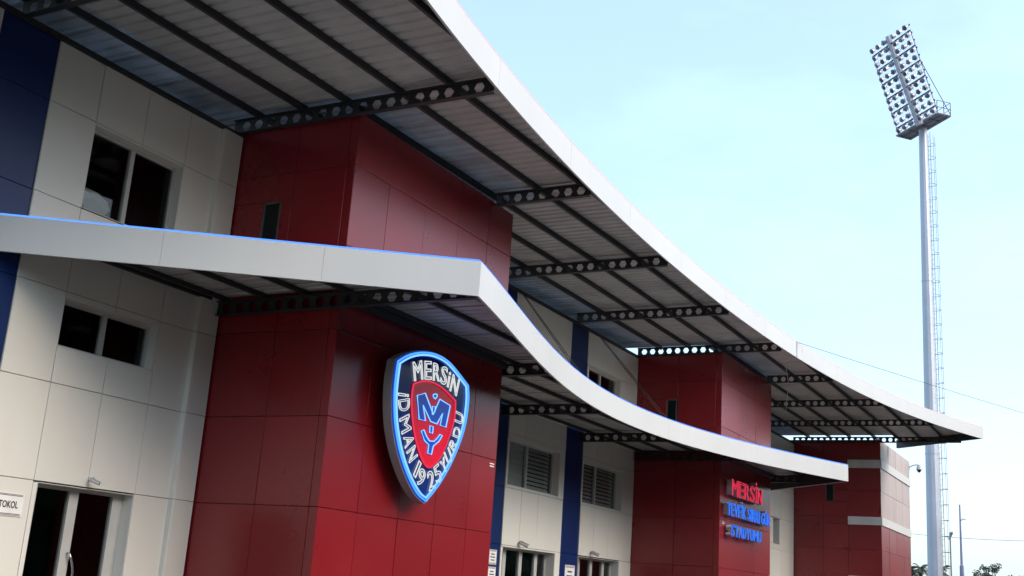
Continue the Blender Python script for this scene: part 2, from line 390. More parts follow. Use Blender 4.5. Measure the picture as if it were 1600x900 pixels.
# eave angle on top of the walls
for a, b in ((4, 14.6), (20.4, 34.45), (40.3, 54.9)):
    MB().box((a, WY - 0.05, ZT + 0.002), (b, WY + 0.10, ZT + 0.075)).build('eave_beam', MT['steel'], bld)

# ------------------------------------------------------------------ red towers
def tower(label, x0, x1, yf, zt, xj, yj, zj, slit, loc, far=False):
    t = thing('red_tower', label, 'tower', loc, 'red clad stair towers along the facade')
    c = MB()
    c.box((x0 + 0.032, yf + 0.032, 0), (x1 - 0.032, 16.5, zt - 0.006))
    core = c.build('tower_core', MT['joint'], t)
    hs = (slit,) if slit else ()
    if not far: clad(t, 'f', yf, xj, zj, MT['red'])
    clad(t, 's', x0, yj, zj, MT['red'], hs); clad(t, 'r', x1, [yf, 12.6, WY], zj, MT['red'])
    if slit:
        a0, a1, z0, z1 = slit
        w = MB()
        for a, b in (((a0, z0), (a0 + .04, z1)), ((a1 - .04, z0), (a1, z1)), ((a0, z1 - .04), (a1, z1)), ((a0, z0), (a1, z0 + .04))):
            w.box((x0 + 0.012, a[0], a[1]), (x0 + 0.031, b[0], b[1]))
        f = w.build('window', MT['slitf'], t)
        MB().box((x0 + 0.024, a0 + .04, z0 + .04), (x0 + 0.030, a1 - .04, z1 - .04)).build('pane', MT['dpane'], f)
    return t
ZR = [0, 1.25, 2.64, 4.10, 5.56, 7.0, 8.45, 9.41]
t1 = tower('big red clad tower carrying the neon shield badge, nearest of the towers', 14.65, 20.36, 11.30, 9.41,
           [14.65, 15.72, 16.94, 18.15, 19.34, 20.36], [11.30, 11.48, 12.60, 14.0], ZR, (12.84, 13.24, 7.0, 7.95), (17.5, 12.6, 0))
t2 = tower('red clad tower carrying three lines of neon lettering, between the other two', 34.50, 40.25, 11.10, 9.41,
           [34.50, 36.4, 38.3, 40.25], [11.10, 11.3, 12.58, 14.0], ZR, (12.6, 12.96, 7.0, 7.88), (37.4, 12.6, 0))
Z3 = [0, 1.6, 3.0, 4.42, 5.56, 5.89, 7.09, 8.19, 8.53, 9.5]
t3 = tower('farthest red clad tower with pale horizontal bands and pale streaked upper panels', 54.93, 63.0, 9.95, 9.5,
           [54.93, 56.9, 58.9, 60.9, 63.0], [9.95, 11.46, 12.6, 14.0], Z3, (12.11, 12.5, 6.57, 7.41), (59, 12, 0), far=True)
for j in range(len(Z3) - 1):
    z0, z1 = Z3[j], Z3[j + 1]
    xj = [54.93, 56.9, 58.9, 60.9, 63.0]
    if (z0, z1) in ((5.56, 5.89), (8.19, 8.53)): continue
    m = MT['pale'] if z0 > 5.7 else MT['red']
    for i in range(4): panel(t3, 'f', 9.95, xj[i], xj[i + 1], z0, z1, m)
for z0, z1 in ((5.54, 5.91), (8.17, 8.55), (2.85, 3.22)):
    b = MB(); b.box((54.88, 9.90, z0), (63.03, 9.985, z1)); b.box((54.88, 9.985, z0), (54.965, 11.46, z1))
    b.build('pale_band', MT['stripe'], t3)

# ------------------------------------------------------------------ canopies
def U(x):
    t = (x - 30) / 10; return (((-0.02559 * t - 0.01835) * t - 0.41022) * t - 0.20007) * t + 9.28523
def Lc(x):
    t = (x / 0.987 - 26) / 10; return ((((0.27723 * t - 0.25096) * t - 2.16869) * t + 0.41017) * t + 10.91776) * 0.987
def offset(pts, d):
    out = []
    for i, p in enumerate(pts):
        a, b = pts[max(i - 1, 0)], pts[min(i + 1, len(pts) - 1)]
        dx, dy = b[0] - a[0], b[1] - a[1]; l = math.hypot(dx, dy)
        out.append((p[0] - dy / l * d, p[1] + dx / l * d))
    return out
def ribbon(b, pts, z0, z1, d0, d1):
    A, B = offset(pts, d0), offset(pts, d1); n = len(pts)
    vs = [(x, y, z0) for x, y in A] + [(x, y, z1) for x, y in A] + [(x, y, z1) for x, y in B] + [(x, y, z0) for x, y in B]
    fs = []
    for i in range(n - 1):
        for k in range(4):
            a, c = k * n, ((k + 1) % 4) * n
            fs.append((a + i, a + i + 1, c + i + 1, c + i))
    fs += [(0, n, 2 * n, 3 * n), (n - 1, 4 * n - 1, 3 * n - 1, 2 * n - 1)]
    return b.add(vs, fs)
def split(pts, seg, gap=0.006):
    """cut a polyline into pieces of about seg metres"""
    acc = [0]
    for a, b in zip(pts, pts[1:]): acc.append(acc[-1] + math.hypot(b[0] - a[0], b[1] - a[1]))
    def at(s):
        for i in range(len(pts) - 1):
            if s <= acc[i + 1] or i == len(pts) - 2:
                t = (s - acc[i]) / (acc[i + 1] - acc[i]); return (pts[i][0] + (pts[i+1][0] - pts[i][0]) * t, pts[i][1] + (pts[i+1][1] - pts[i][1]) * t)
    n = max(1, round(acc[-1] / seg)); out = []
    for k in range(n):
        s0, s1 = acc[-1] * k / n, acc[-1] * (k + 1) / n - gap
        m = max(2, int((s1 - s0) / 0.35)); out.append([at(s0 + (s1 - s0) * i / m) for i in range(m + 1)])
    return out
def cell_beam(parent, x, y0, y1, z0, depth=0.27, pitch=0.29, hr=0.098, solid=0.0):
    """castellated steel beam running along Y with hexagon openings in its web"""
    b = MB(); fw, ft, wt = 0.12, 0.014, 0.008
    b.box((x - fw / 2, y0, z0), (x + fw / 2, y1, z0 + ft)); b.box((x - fw / 2, y0, z0 + depth - ft), (x + fw / 2, y1, z0 + depth))
    n = int((y1 - y0 - 0.05) / pitch); rem = (y1 - y0) - n * pitch
    za, zb, zm = z0 + ft, z0 + depth - ft, z0 + depth / 2
    for sx in (-wt / 2, wt / 2):
        ys = y0
        def q(*p): b.add([(x + sx, a, c) for a, c in p], [tuple(range(len(p)))])
        q((y0, za), (y0 + rem / 2, za), (y0 + rem / 2, zb), (y0, zb)); q((y1 - rem / 2, za), (y1, za), (y1, zb), (y1 - rem / 2, zb))
        for k in range(n):
            a0 = y0 + rem / 2 + k * pitch; a1 = a0 + pitch; m = (a0 + a1) / 2
            h = [(m + hr * math.cos(math.pi * j / 3), zm + hr * math.sin(math.pi * j / 3)) for j in range(6)]
            q((a1, zm), (a1, zb), h[1], h[0]); q((a1, zb), (a0, zb), h[2], h[1]); q((a0, zb), (a0, zm), h[3], h[2])
            q((a0, zm), (a0, za), h[4], h[3]); q((a0, za), (a1, za), h[5], h[4]); q((a1, za), (a1, zm), h[0], h[5])
    return b.build('cellular_beam', MT['steel'], parent)
RIB = [(0, 0), (0.09, 0), (0.115, 0.032), (0.165, 0.032), (0.19, 0)]
def sheets(parent, x0, x1, front, back, z, m, name, step=1.0, dz=0.0, pitch=0.25):
    """corrugated roof sheets, each about a metre wide, ribs along Y"""
    x = x0; k = 0
    while x < x1 - 0.05:
        xe = min(x + step, x1)
        cols = []
        c = math.floor(x / pitch + 1e-6) * pitch
        while c < xe + pitch:
            for dx, h in RIB:
                if x - 1e-6 <= c + dx <= xe + 0.13: cols.append((c + dx, h))
            c += pitch
        cols = [(x, 0)] + [q for q in cols if q[0] > x + 0.004] if cols and cols[0][0] > x + 0.004 else cols
        b = MB(); zz = z + dz + (k % 2) * 0.004
        vs = []; ok = []
        for cx, h in cols:
            f, bk = front(cx), back(cx)
            vs += [(cx, f, zz + h), (cx, max(f, bk), zz + h)]; ok.append(bk > f + 0.02)
        fs = [(2*i, 2*i + 2, 2*i + 3, 2*i + 1) for i in range(len(cols) - 1) if ok[i] and ok[i + 1]]
        if fs:
            n = len(vs); vs2 = [(a, bb, c + 0.0025) for a, bb, c in vs]
            b.add(vs + vs2, fs + [tuple(i + n for i in f[::-1]) for f in fs]); b.build(name, m, parent)
        x = xe; k += 1
def inside_runs(test, x0, x1, d=0.1):
    runs = []; cur = None; x = x0
    while x <= x1:
        if test(x):
            if cur is None: cur = x
        elif cur is not None: runs.append((cur, x - d)); cur = None
        x += d
    if cur is not None: runs.append((cur, x1))
    return [r for r in runs if r[1] - r[0] > 0.3]
def purlin(parent, pts, z0, z1, w=0.064):
    b = MB(); ribbon(b, pts, z0, z1, -w / 2, w / 2); b.build('purlin', MT['steel'], parent)

# upper canopy
UZ = 9.40; US = 9.72
up = thing('roof_canopy', 'large upper roof canopy with sweeping white fascia and dark perforated beams', 'canopy', (30, WY, 9.0))
tip, endb = (53.99, U(53.99)), (57.24, 9.50)
upts = [(4 + 0.25 * i, U(4 + 0.25 * i)) for i in range(int((53.99 - 4) / 0.25) + 1)] + [tip]
fr = MB(); ribbon(fr, upts, UZ + 0.02, 9.90, 0.045, 0.06); fr.build('fascia_frame', MT['steel'], up)
for seg in split(upts, 3.6):
    b = MB(); ribbon(b, seg, UZ, 9.93, 0.0, 0.04); b.build('fascia_panel', MT['fascia'], up)
tb = MB(); tb.tube([(x, y, 9.94) for x, y in offset(upts, 0.004)], 0.009, 5); tb.build('neon_tube', MT['npink'], up)
eb = MB(); ribbon(eb, [tip, endb], UZ + 0.005, 9.80, 0.03, 0.15); eb.build('end_beam', MT['steel'], up)
eb = MB(); ribbon(eb, [tip, endb], 9.70, 9.92, -0.01, 0.028); eb.build('end_trim', MT['fascia'], up)
def ufront(x):
    if x <= 53.99: return U(x) + 0.05
    return tip[1] + (x - tip[0]) / (endb[0] - tip[0]) * (endb[1] - tip[1]) + 0.02
TW = ((14.65, 20.36, 11.30), (34.50, 40.25, 11.10), (54.93, 70, 9.95))
def uback(x):
    for a, b, f in TW:
        if a + (0.62 if a < 15 else 0.35) < x < b - 0.35: return f + (0.75 if f > 10.5 else 0.02)
    return 15.1
def umid(x):
    for a, b, f in TW:
        if a - 0.02 < x < b: return max(ufront(x), f - 0.62)
    return max(ufront(x), 13.5)
sheets(up, 4.0, 57.2, ufront, umid, US, MT['sheet'], 'roof_sheet')
sheets(up, 4.0, 54.9, umid, uback, US, MT['light'], 'rooflight_sheet', dz=0.0)
def shift(x): return 0.35 * min(1, max(0, (25 - x) / 15))
for base in (13.32, 12.32, 11.36, 10.24, 9.25, 8.25, 7.25, 6.25):
    def ins(x): y = base + shift(x); return y > ufront(x) + 0.05 and y < uback(x) + (0.0 if base > 11 else 9)
    for a, b in inside_runs(ins, 4.0, 57.0):
        n = max(1, int((b - a) / 2)); purlin(up, [(a + (b - a) * i / n, base + shift(a + (b - a) * i / n)) for i in range(n + 1)], 9.605, US - 0.002)
for x, yb in ((4.8, 14.1), (9.85, 14.1), (14.57, 14.1), (19.55, 11.28), (24.65, 14.0), (29.55, 14.0), (34.42, 14.0), (39.62, 11.08), (44.70, 14.0), (49.70, 14.0), (54.75, 14.0)):
    cell_beam(up, x, ufront(x) + 0.02, yb, 9.335)

# lower canopy
LZ = 5.736; LT_Z = 6.268; LS = 6.205
lo = thing('entrance_canopy', 'lower white entrance canopy with pointed corner and blue light strip on its edge', 'canopy', (25, WY, 5.6))
XC, XT = 13.962, 38.345
L0, LC, LT, LE = (10.02, 13.96), (XC, Lc(XC)), (XT, Lc(XT)), (44.4, 13.95)
left = [L0, LC]; curve = [(XC + 0.25 * i, Lc(XC + 0.25 * i)) for i in range(int((XT - XC) / 0.25) + 1)] + [LT]
left = [(L0[0] + (LC[0] - L0[0]) * k / 20, L0[1] + (LC[1] - L0[1]) * k / 20) for k in range(21)]
for nm, pl in (('l', left), ('c', curve), ('e', [LT, LE])):
    b = MB(); ribbon(b, pl, LZ + 0.02, 6.245, 0.045, 0.06); b.build('fascia_frame', MT['steel'], lo)
for pl, sg in ((left, 2.35), (curve, 5.2), ([LT, LE], 4)):
    for seg in split(pl, sg, 0.003):
        b = MB(); ribbon(b, seg, LZ, LT_Z, 0.0, 0.04); b.build('fascia_panel', MT['fascia'], lo)
led = offset(left, 0.02)[:-1] + [(LC[0], LC[1] + 0.03)] + offset(curve, 0.02)[1:]
tb = MB(); tb.tube([(x, y, LT_Z + 0.014) for x, y in led], 0.018, 6); tb.build('blue_light_strip', MT['led'], lo)
def lfront(x):
    if x < LC[0]: return L0[1] + (x - L0[0]) / (LC[0] - L0[0]) * (LC[1] - L0[1]) + 0.09
    if x < LT[0]: return Lc(x) + 0.05
    return LT[1] + (x - LT[0]) / (LE[0] - LT[0]) * (LE[1] - LT[1]) + 0.09
def lback(x):
    if 14.65 < x < 20.36: return 11.29
    if 34.5 < x < 40.25: return 11.09
    return 13.99
sheets(lo, 10.15, 44.3, lfront, lback, LS, MT['sheet'], 'roof_sheet')
for y in (13.72, 12.84, 11.95, 11.12, 10.1, 9.15):
    for a, b in inside_runs(lambda x: y > lfront(x) + 0.05 and y < lback(x), 10.15, 44.2): purlin(lo, [(a, y), (b, y)], 6.125, LS - 0.002)
for x, yb in ((14.56, 13.97), (20.45, 13.97), (25.3, 13.97), (30.15, 13.97), (34.40, 13.97), (40.36, 13.97)):
    cell_beam(lo, x, lfront(x) + 0.02, yb, 5.875, 0.25, hr=0.092)
for x0, x1, y in ((14.7, 20.3, 11.22), (34.6, 40.2, 11.02)):
    b = MB(); b.box((x0, y - 0.06, 6.0), (x1, y + 0.06, 6.122)); b.build('wall_beam', MT['steel'], lo)
b = MB(); b.box((10.4, 13.9, 6.12), (14.4, 13.98, LS - 0.003)); b.build('wall_beam', MT['steel'], lo)

# ------------------------------------------------------------------ shield badge on the nearest tower
BF, BB = 10.93, 11.10
import json
def unproj(px, py, y):
    d = r2 * ((px - 800) / F_PX) - u2 * ((py - 450) / F_PX) + fwd
    t = y / d.y; return d.x * t, 1.6 + d.z * t
def bz(pts):  # shield artwork was measured on the sign face; returns (x, z) metres on that face
    return [unproj(590 + a / 3.331, 530 + c / 3.331, BF) for a, c in pts]
def smooth(pts, n=6, corners=()):
    out = []; k = len(pts)
    for i in range(k):
        p0, p1, p2, p3 = (Vector(pts[(i + j - 1) % k]) for j in range(4))
        if i in corners: p0 = p1
        if (i + 1) % k in corners: p3 = p2
        for s in range(n):
            t = s / n
            out.append(tuple(0.5 * ((2*p1) + (p2 - p0)*t + (2*p0 - 5*p1 + 4*p2 - p3)*t*t + (3*p1 - p0 - 3*p2 + p3)*t**3)))
    return out
outer = smooth(bz([(92, 104), (150, 72), (225, 58), (300, 70), (375, 118), (473, 238), (474, 330), (452, 470), (395, 625), (325, 755), (242, 858), (190, 808), (138, 705), (98, 580), (74, 440), (70, 300), (78, 190)]), 5, (0, 5, 10))
ring1 = smooth(bz([(99, 114), (155, 83), (225, 70), (300, 82), (372, 128), (463, 242), (464, 330), (442, 468), (387, 618), (318, 745), (243, 843), (197, 800), (147, 700), (107, 578), (83, 438), (79, 300), (87, 195)]), 5, (0, 5, 10))
ring2 = smooth(bz([(109, 125), (162, 95), (225, 82), (296, 93), (366, 137), (453, 247), (453, 330), (432, 464), (378, 612), (310, 735), (243, 826), (206, 790), (157, 695), (118, 575), (94, 436), (90, 300), (98, 202)]), 5, (0, 5, 10))
inner = smooth(bz([(180, 232), (225, 219), (270, 222), (330, 255), (397, 320), (392, 410), (360, 520), (315, 620), (262, 668), (225, 630), (190, 520), (172, 400), (170, 300)]), 5, (0, 4))
bd = thing('shield_badge', 'shield shaped neon club badge in blue, white and red on the nearest tower', 'sign', (17.2, 11.1, 2.9))
body = MB()
body.prism(outer, lambda a, c: (a, BF, c), lambda a, c: (a, BB, c)); bo = body.build('badge_box', MT['bside'], bd)
sc = lambda poly, k: [((a - cxx) * k + cxx, (c - czz) * k + czz) for a, c in poly]
cxx = sum(p[0] for p in outer) / len(outer); czz = sum(p[1] for p in outer) / len(outer)
MB().prism(sc(outer, 0.985), lambda a, c: (a, BF - 0.006, c), lambda a, c: (a, BF - 0.002, c)).build('blue_glow_band', MT['bband'], bd)  # blue rim face with the tubes' glow put into its colour
MB().prism(ring2, lambda a, c: (a, BF - 0.0075, c), lambda a, c: (a, BF - 0.0062, c)).build('navy_face', MT['bnavy'], bd)
MB().prism(inner, lambda a, c: (a, BF - 0.014, c), lambda a, c: (a, BF - 0.0078, c)).build('red_face', MT['bred'], bd)
for rg, mm, rad in ((ring1, 'nblue', 0.016), (ring2, 'ncyan', 0.018)):
    MB().tube([(a, BF - 0.035, c) for a, c in rg], rad, 6, True).build('neon_tube', MT[mm], bd)
MB().tube([(a, BF - 0.035, c) for a, c in inner], 0.014, 6, True).build('neon_tube', MT['nred'], bd)
for x, z in ((16.6, 5.0), (18.0, 5.0), (16.6, 3.9), (17.8, 3.9)):
    MB().tube([(x, BB, z), (x, 11.3, z)], 0.03, 6).build('bracket', MT['steel'], bd)
mono = [[(198, 293), (240, 281), (282, 392), (316, 312), (370, 346), (347, 458), (317, 448), (330, 388), (300, 441), (268, 428), (229, 345), (241, 425), (208, 416)],
        [(281, 290), (292, 285), (302, 288), (301, 300), (292, 311), (283, 303)], [(277, 350), (293, 352), (290, 378), (277, 392)],
        [(264, 451), (281, 455), (278, 489), (263, 486)],
        [(219, 478), (233, 472), (246, 505), (262, 530), (285, 532), (305, 512), (316, 496), (328, 501), (312, 530), (282, 555), (272, 599), (253, 594), (258, 550), (236, 528)]]
for pl in mono:
    q = bz(pl)
    e = MB().prism(q, lambda a, c: (a, BF - 0.022, c), lambda a, c: (a, BF - 0.0145, c)).build('monogram_stroke', MT['bblue'], bd)
    MB().tube([(a, BF - 0.034, c) for a, c in q], 0.011, 5, True).build('neon_tube', MT['ncyan'], e)
def ring_text(chars, marks, oy, wts):
    """each letter with its measured foot and head on the sign face; widths share the run between the first and last letter"""
    P = []
    for bx, by, tx, ty in marks:
        P.append((Vector(unproj(600 + bx / 6.43, oy[0] + by / 6.43, BF)), Vector(unproj(600 + tx / 6.43, oy[0] + ty / 6.43, BF))))
    mid = [(a + c) / 2 for a, c in P]
    run = sum((mid[i + 1] - mid[i]).length for i in range(len(mid) - 1)); unit = run / (sum(wts) - (wts[0] + wts[-1]) / 2)
    for ch, (p0, p1), wt in zip(chars, P, wts):
        d = p1 - p0; h = d.length; ang = math.atan2(d.y, d.x) - math.pi / 2
        me = glyph(ch, h / 0.72, 0.0095, 0.0, True)
        X = [v.co.x for v in me.vertices]; k = unit * wt * 0.80 / (max(X) - min(X))
        for v in me.vertices: v.co.x *= k
        put_glyph('neon_letter', me, MT['nwhite'], bd, p0.x, BF - 0.03, p0.y, ang)
ring_text('MERSiN', [(335, 345, 320, 150), (430, 338, 430, 150), (512, 352, 517, 172), (580, 385, 602, 208), (626, 415, 655, 250), (680, 478, 716, 310)], (540,), (1.2, 0.95, 0.95, 0.9, 0.28, 1.1))
ring_text('iDMAN', [(130, 488, 245, 505), (135, 608, 248, 588), (155, 815, 252, 762), (192, 978, 285, 930), (228, 1124, 314, 1050)], (540,), (0.28, 1.0, 1.35, 1.0, 1.05))
ring_text('1925', [(292, 540, 352, 392), (335, 630, 386, 468), (470, 672, 448, 482), (545, 590, 505, 425)], (660,), (0.5, 1.0, 1.0, 1.0))
ring_text('YURDU', [(606, 488, 566, 368), (654, 396, 610, 272), (706, 256, 652, 182), (750, 114, 682, 84), (779, -26, 700, -66)], (660,), (1.0, 1.0, 1.0, 1.0, 1.0))

# ------------------------------------------------------------------ neon lettering on the middle tower
def letters(label, text, xa, xb, zb, zt, mneon, squeeze=1.0):
    t = thing('neon_sign', label, 'sign', ((xa + xb) / 2, 11.1, zb), 'neon lettering on the middle tower')
    ws = {' ': 0.45, 'i': 0.42, 'İ': 0.45, 'I': 0.45}
    tot = sum(ws.get(c, 1.2 if c in 'M' else 1.0) for c in text); u = (xb - xa) / tot; x = xa
    for ch in text:
        w = ws.get(ch, 1.2 if ch == 'M' else 1.0) * u
        if ch != ' ':
            me = glyph(ch, (zt - zb) / 0.73, 0.0, 0.08)
            X = [v.co.x for v in me.vertices]; k = w * 0.84 / max(1e-3, max(X) - min(X)) if ch not in 'iİI' else w * 0.6 / max(1e-3, max(X) - min(X))
            for v in me.vertices: v.co.x *= k
            o = put_glyph('letter', me, MT['alu'], t, x + w / 2, 10.97, zb)
            me2 = glyph(ch, (zt - zb) / 0.73, 0.0095, 0.0, True)
            for v in me2.vertices: v.co.x *= k
            put_glyph('neon_tube', me2, MT[mneon], o, x + w / 2, 10.87, zb)
            me3 = glyph(ch, (zt - zb) / 0.73, 0.0, 0.003)
            for v in me3.vertices: v.co.x *= k
            put_glyph('face', me3, MT['smr' if mneon == 'nred' else 'smb'], o, x + w / 2, 10.885, zb)  # blue faces carry the tube light in their base colour
        x += w
    return t
letters('red neon lettering, top line on the middle tower', 'MERSİN', 34.95, 38.45, 4.90, 5.42, 'nred')
letters('wide blue neon lettering, middle line on the middle tower', 'TEVFİK SIRRI GÜR', 34.0 + 0.55, 39.42, 4.26, 4.66, 'nsblue')
letters('short blue neon lettering, bottom line on the middle tower', 'STADYUMU', 34.95, 38.35, 3.64, 4.0, 'nsblue')

# ------------------------------------------------------------------ wall plates
def plate(label, x0, x1, z0, z1, y, text=None, lines=0):
    t = thing('wall_sign', label, 'sign', ((x0 + x1) / 2, y, z0), 'small white wall signs')
    MB().box((x0, y, z0), (x1, y + 0.012, z1)).build('plate', MT['paper'], t)
    h = z1 - z0
    for k, m in ((0.05, 'inkred'), (0.10, 'ink'), (0.90, 'ink'), (0.95, 'inkred')):
        MB().box((x0 + 0.03, y - 0.003, z0 + h * k - h * 0.012), (x1 - 0.03, y - 0.0005, z0 + h * k + h * 0.012)).build('rule', MT[m], t)
    if text:
        me = glyph(text, 0.135, 0, 0.001, False, 0.70, 0.003)
        put_glyph('lettering', me, MT['ink'], t, (x0 + x1) / 2, y - 0.002, z0 + h * 0.36)
    for k in range(lines):
        w = (x1 - x0) * (0.45, 0.6, 0.5)[k % 3]; zz = z0 + h * (0.66 - 0.2 * k)
        MB().box(((x0 + x1 - w) / 2, y - 0.003, zz), ((x0 + x1 + w) / 2, y - 0.0005, zz + h * 0.07)).build('print_line', MT['ink'], t)
plate('white wall sign with black capitals beside the left glass door', 10.62, 11.30, 2.11, 2.43, 13.985, 'PROTOKOL')
plate('small white printed sign on the first pilaster behind the badge tower, upper of two', 25.22, 25.62, 2.14, 2.50, 14.012, None, 3)
plate('small white printed sign on the first pilaster behind the badge tower, lower of two', 25.22, 25.62, 1.72, 2.08, 14.012, None, 3)
plate('small white printed sign on the second blue pilaster', 29.68, 30.32, 1.75, 2.34, 14.012, None, 3)

for lb, x, y, z in (('tiny white label on the badge tower beside its right edge', 20.18, 11.294, 3.95), ('tiny white label on the lettered tower below the left end of the lettering', 34.85, 11.094, 3.98)):
    t = thing('wall_label', lb, 'label', (x, y, z), 'tiny labels on the red towers')
    for k in range(2): MB().box((x - 0.09, y - 0.004, z + 0.05 * k), (x + 0.09, y - 0.0005, z + 0.05 * k + 0.022)).build('print_strip', MT['paper'], t)

# ------------------------------------------------------------------ security cameras
def bullet_cam(label, x, z, s=1.0, az=0.5):
    t = thing('security_camera', label, 'camera', (x, 14.0, z), 'security cameras on the walls')
    MB().tube([(x, 14.0, z + .06), (x, 13.97, z + .06)], 0.05 * s, 10).build('mount', MT['camw'], t)
    MB().tube([(x, 13.98, z + .06), (x, 13.90, z + .09), (x, 13.86, z + .05)], 0.018 * s, 6).build('arm', MT['camw'], t)
    d = Vector((math.cos(az) * 0.8, -math.sin(az), -0.35)).normalized(); c = Vector((x, 13.86, z + 0.02))
    b = MB().tube([c - d * 0.1 * s, c - d * 0.09 * s, c + d * 0.12 * s], 0.045 * s, 10).build('body', MT['camw'], t, False)
    MB().tube([c + d * 0.121 * s, c + d * 0.128 * s], 0.035 * s, 10).build('lens', MT['lens'], b)
    h = MB(); q = Vector((-d.y, d.x, 0)).normalized(); n = d.cross(q) * (-1 if d.cross(q).z < 0 else 1)
    a0, a1 = c - d * 0.11 * s + n * 0.05 * s, c + d * 0.16 * s + n * 0.05 * s
    h.add([a0 - q * .05 * s, a1 - q * .05 * s, a1 + q * .05 * s, a0 + q * .05 * s] + [p + n * 0.008 for p in (a0 - q * .05 * s, a1 - q * .05 * s, a1 + q * .05 * s, a0 + q * .05 * s)],
          [(0,1,2,3),(7,6,5,4),(0,4,5,1),(1,5,6,2),(2,6,7,3),(3,7,4,0)]).build('hood', MT['camw'], b)
bullet_cam('grey security camera above the left glass door', 12.42, 2.72, 0.62, 0.9)
bullet_cam('grey security camera above the door next to the badge tower', 26.75, 2.70, 1.0, 0.9)
bullet_cam('grey security camera above the door left of the lettered tower', 31.35, 2.72, 0.95, 1.2)
dc = thing('dome_camera', 'dome security camera on an arm at the far tower corner', 'camera', (63.0, 10.0, 8.9))
MB().box((62.9, 9.92, 9.05), (62.98, 9.95, 9.35)).build('mount', MT['camw'], dc)
MB().tube([(62.94, 9.93, 9.2), (62.98, 9.75, 9.30), (63.0, 9.55, 9.34), (63.0, 9.45, 9.3)], 0.035, 6).build('arm', MT['camw'], dc)
MB().tube([(63, 9.45, 9.34), (63, 9.45, 9.22), (63, 9.45, 9.08)], 0.1, 10, r1=0.15).build('housing', MT['camw'], dc)
MB().tube([(63, 9.45, 9.08), (63, 9.45, 9.0), (63, 9.45, 8.93)], 0.14, 10, r1=0.05).build('dome', MT['lens'], dc)

# ------------------------------------------------------------------ cables and rods
def cable(name, label, pts, r, m, cat='cable', group=None):
    o = MB().tube(pts, r, 5).build(name, MT[m]); return tag(o, label, cat, group)
def sag(a, b, s, n=16):
    a, b = Vector(a), Vector(b)
    return [a.lerp(b, i / n) - Vector((0, 0, s * 4 * (i / n) * (1 - i / n))) for i in range(n + 1)]
for i, (a, b, lb) in enumerate((((25.87, 13.94, 9.28), (22.25, Lc(22.25) + 0.06, 6.28), 'outer of two thin stay rods from the first blue pilaster to the lower canopy'),
                                ((25.97, 13.94, 9.28), (22.75, Lc(22.75) + 0.06, 6.28), 'inner of two thin stay rods from the first blue pilaster to the lower canopy'),
                                ((31.04, 13.94, 9.28), (28.5, Lc(28.5) + 0.06, 6.28), 'left of two thin stay rods from the second blue pilaster to the lower canopy'),
                                ((31.20, 13.94, 9.28), (28.75, Lc(28.75) + 0.06, 6.28), 'right of two thin stay rods from the second blue pilaster to the lower canopy'))):
    cable('stay_rod', lb, [a, b], 0.011, 'rod', 'rod', 'stay rods of the lower canopy')
cable('loose_cable', 'thin grey cable hanging from the canopy beam to the shield badge', [(14.62, 11.26, 5.9), (14.62, 11.26, 5.56), (14.70, 11.25, 5.50), (15.1, 11.25, 5.49), (15.6, 11.25, 5.49), (16.2, 11.15, 5.50), (16.5, 11.1, 5.42)], 0.007, 'rod')
cable('overhead_wire', 'thin black wire leaving the upper fascia for the right edge of the sky', sag((35.75, U(35.75) - 0.02, 9.90), (60, -1.4, 9.75), 0.10), 0.008, 'cable')
cable('drop_cable', 'thin pale cable dropping from the upper fascia past the perforated beams', [(35.7, U(35.7) - 0.015, 9.93), (35.72, U(35.7) - 0.015, 9.39), (36.5, 9.6, 9.34), (39.6, 10.3, 9.33), (41.0, 10.75, 8.6)], 0.012, 'blind')
cable('distant_wire', 'faint distant wire low in the sky beside the floodlight mast', sag((140, 24.5, 11.0), (140, 6, 10.6), 0.3), 0.03, 'posts')

# ------------------------------------------------------------------ crumpled sheet behind the upper left window
cs = MB()
P3 = [(11.62, 7.30), (11.80, 7.36), (12.02, 7.34), (12.20, 7.25), (12.26, 7.12), (12.20, 6.95), (12.02, 6.90), (11.80, 6.98), (11.64, 7.12)]
top = [(a, 14.34 + 0.03 * ((i * 7) % 4), z) for i, (a, z) in enumerate(P3)]; mid = [(11.85, 14.27, 7.18), (12.05, 14.30, 7.10)]
bk = [(a, 14.46, z) for a, z in P3]
n = len(P3); v = top + mid + bk
f = [(i, (i + 1) % n, n if i in (0, 6, 7, 8) else n + 1) for i in range(n)] + [(0, n, n + 1), (6, n + 1, n), (1, n + 1, n)][:0] + [(1, n + 1, n), (6, n, n + 1)]
f += [tuple(range(n + 2 + n - 1, n + 1, -1))] + [(i, n + 2 + i, n + 2 + (i + 1) % n, (i + 1) % n) for i in range(n)]
cs.add(v, f)
tag(cs.build('crumpled_sheet', MT['paper']), 'white crumpled sheet behind the glass of the upper left window', 'paper')

# ------------------------------------------------------------------ floodlight mast
K = 1.35
PX, PY, ZP = 90.0, 12.55, 40.0
fm = thing('floodlight_mast', 'tall grey stadium floodlight mast with a tilted rack of lamps', 'floodlight', (PX, PY, 0))
b = MB()
for za, zb in ((0, 13.5), (13.5, 27), (27, ZP)):
    rad = lambda z: 0.56 - 0.24 * z / ZP
    b.tube([(PX, PY, za), (PX, PY, zb)], rad(za), 12, r1=rad(zb) + 0.0)
b.build('pole', MT['galv'], fm)
for z in (13.5, 27.0):
    rr = 0.56 - 0.24 * z / ZP
    MB().tube([(PX, PY, z - 0.06), (PX, PY, z + 0.06)], rr + 0.02, 12).build('flange', MT['galv'], fm)
hu = Vector((-0.71, -0.70, 0)).normalized()            # along the bars, left end -> right end in the view
nn = Vector((-0.70, 0.71, 0))                          # the side the lamps look to
lean = Vector((0, 0, 1)) * 0.93 + nn * 0.33          # up the rack
A6 = Vector((66.28, 10.74, 30)) * 1; A6 = Vector((A6.x * K, A6.y * K, 1.6 + 28.4 * K))
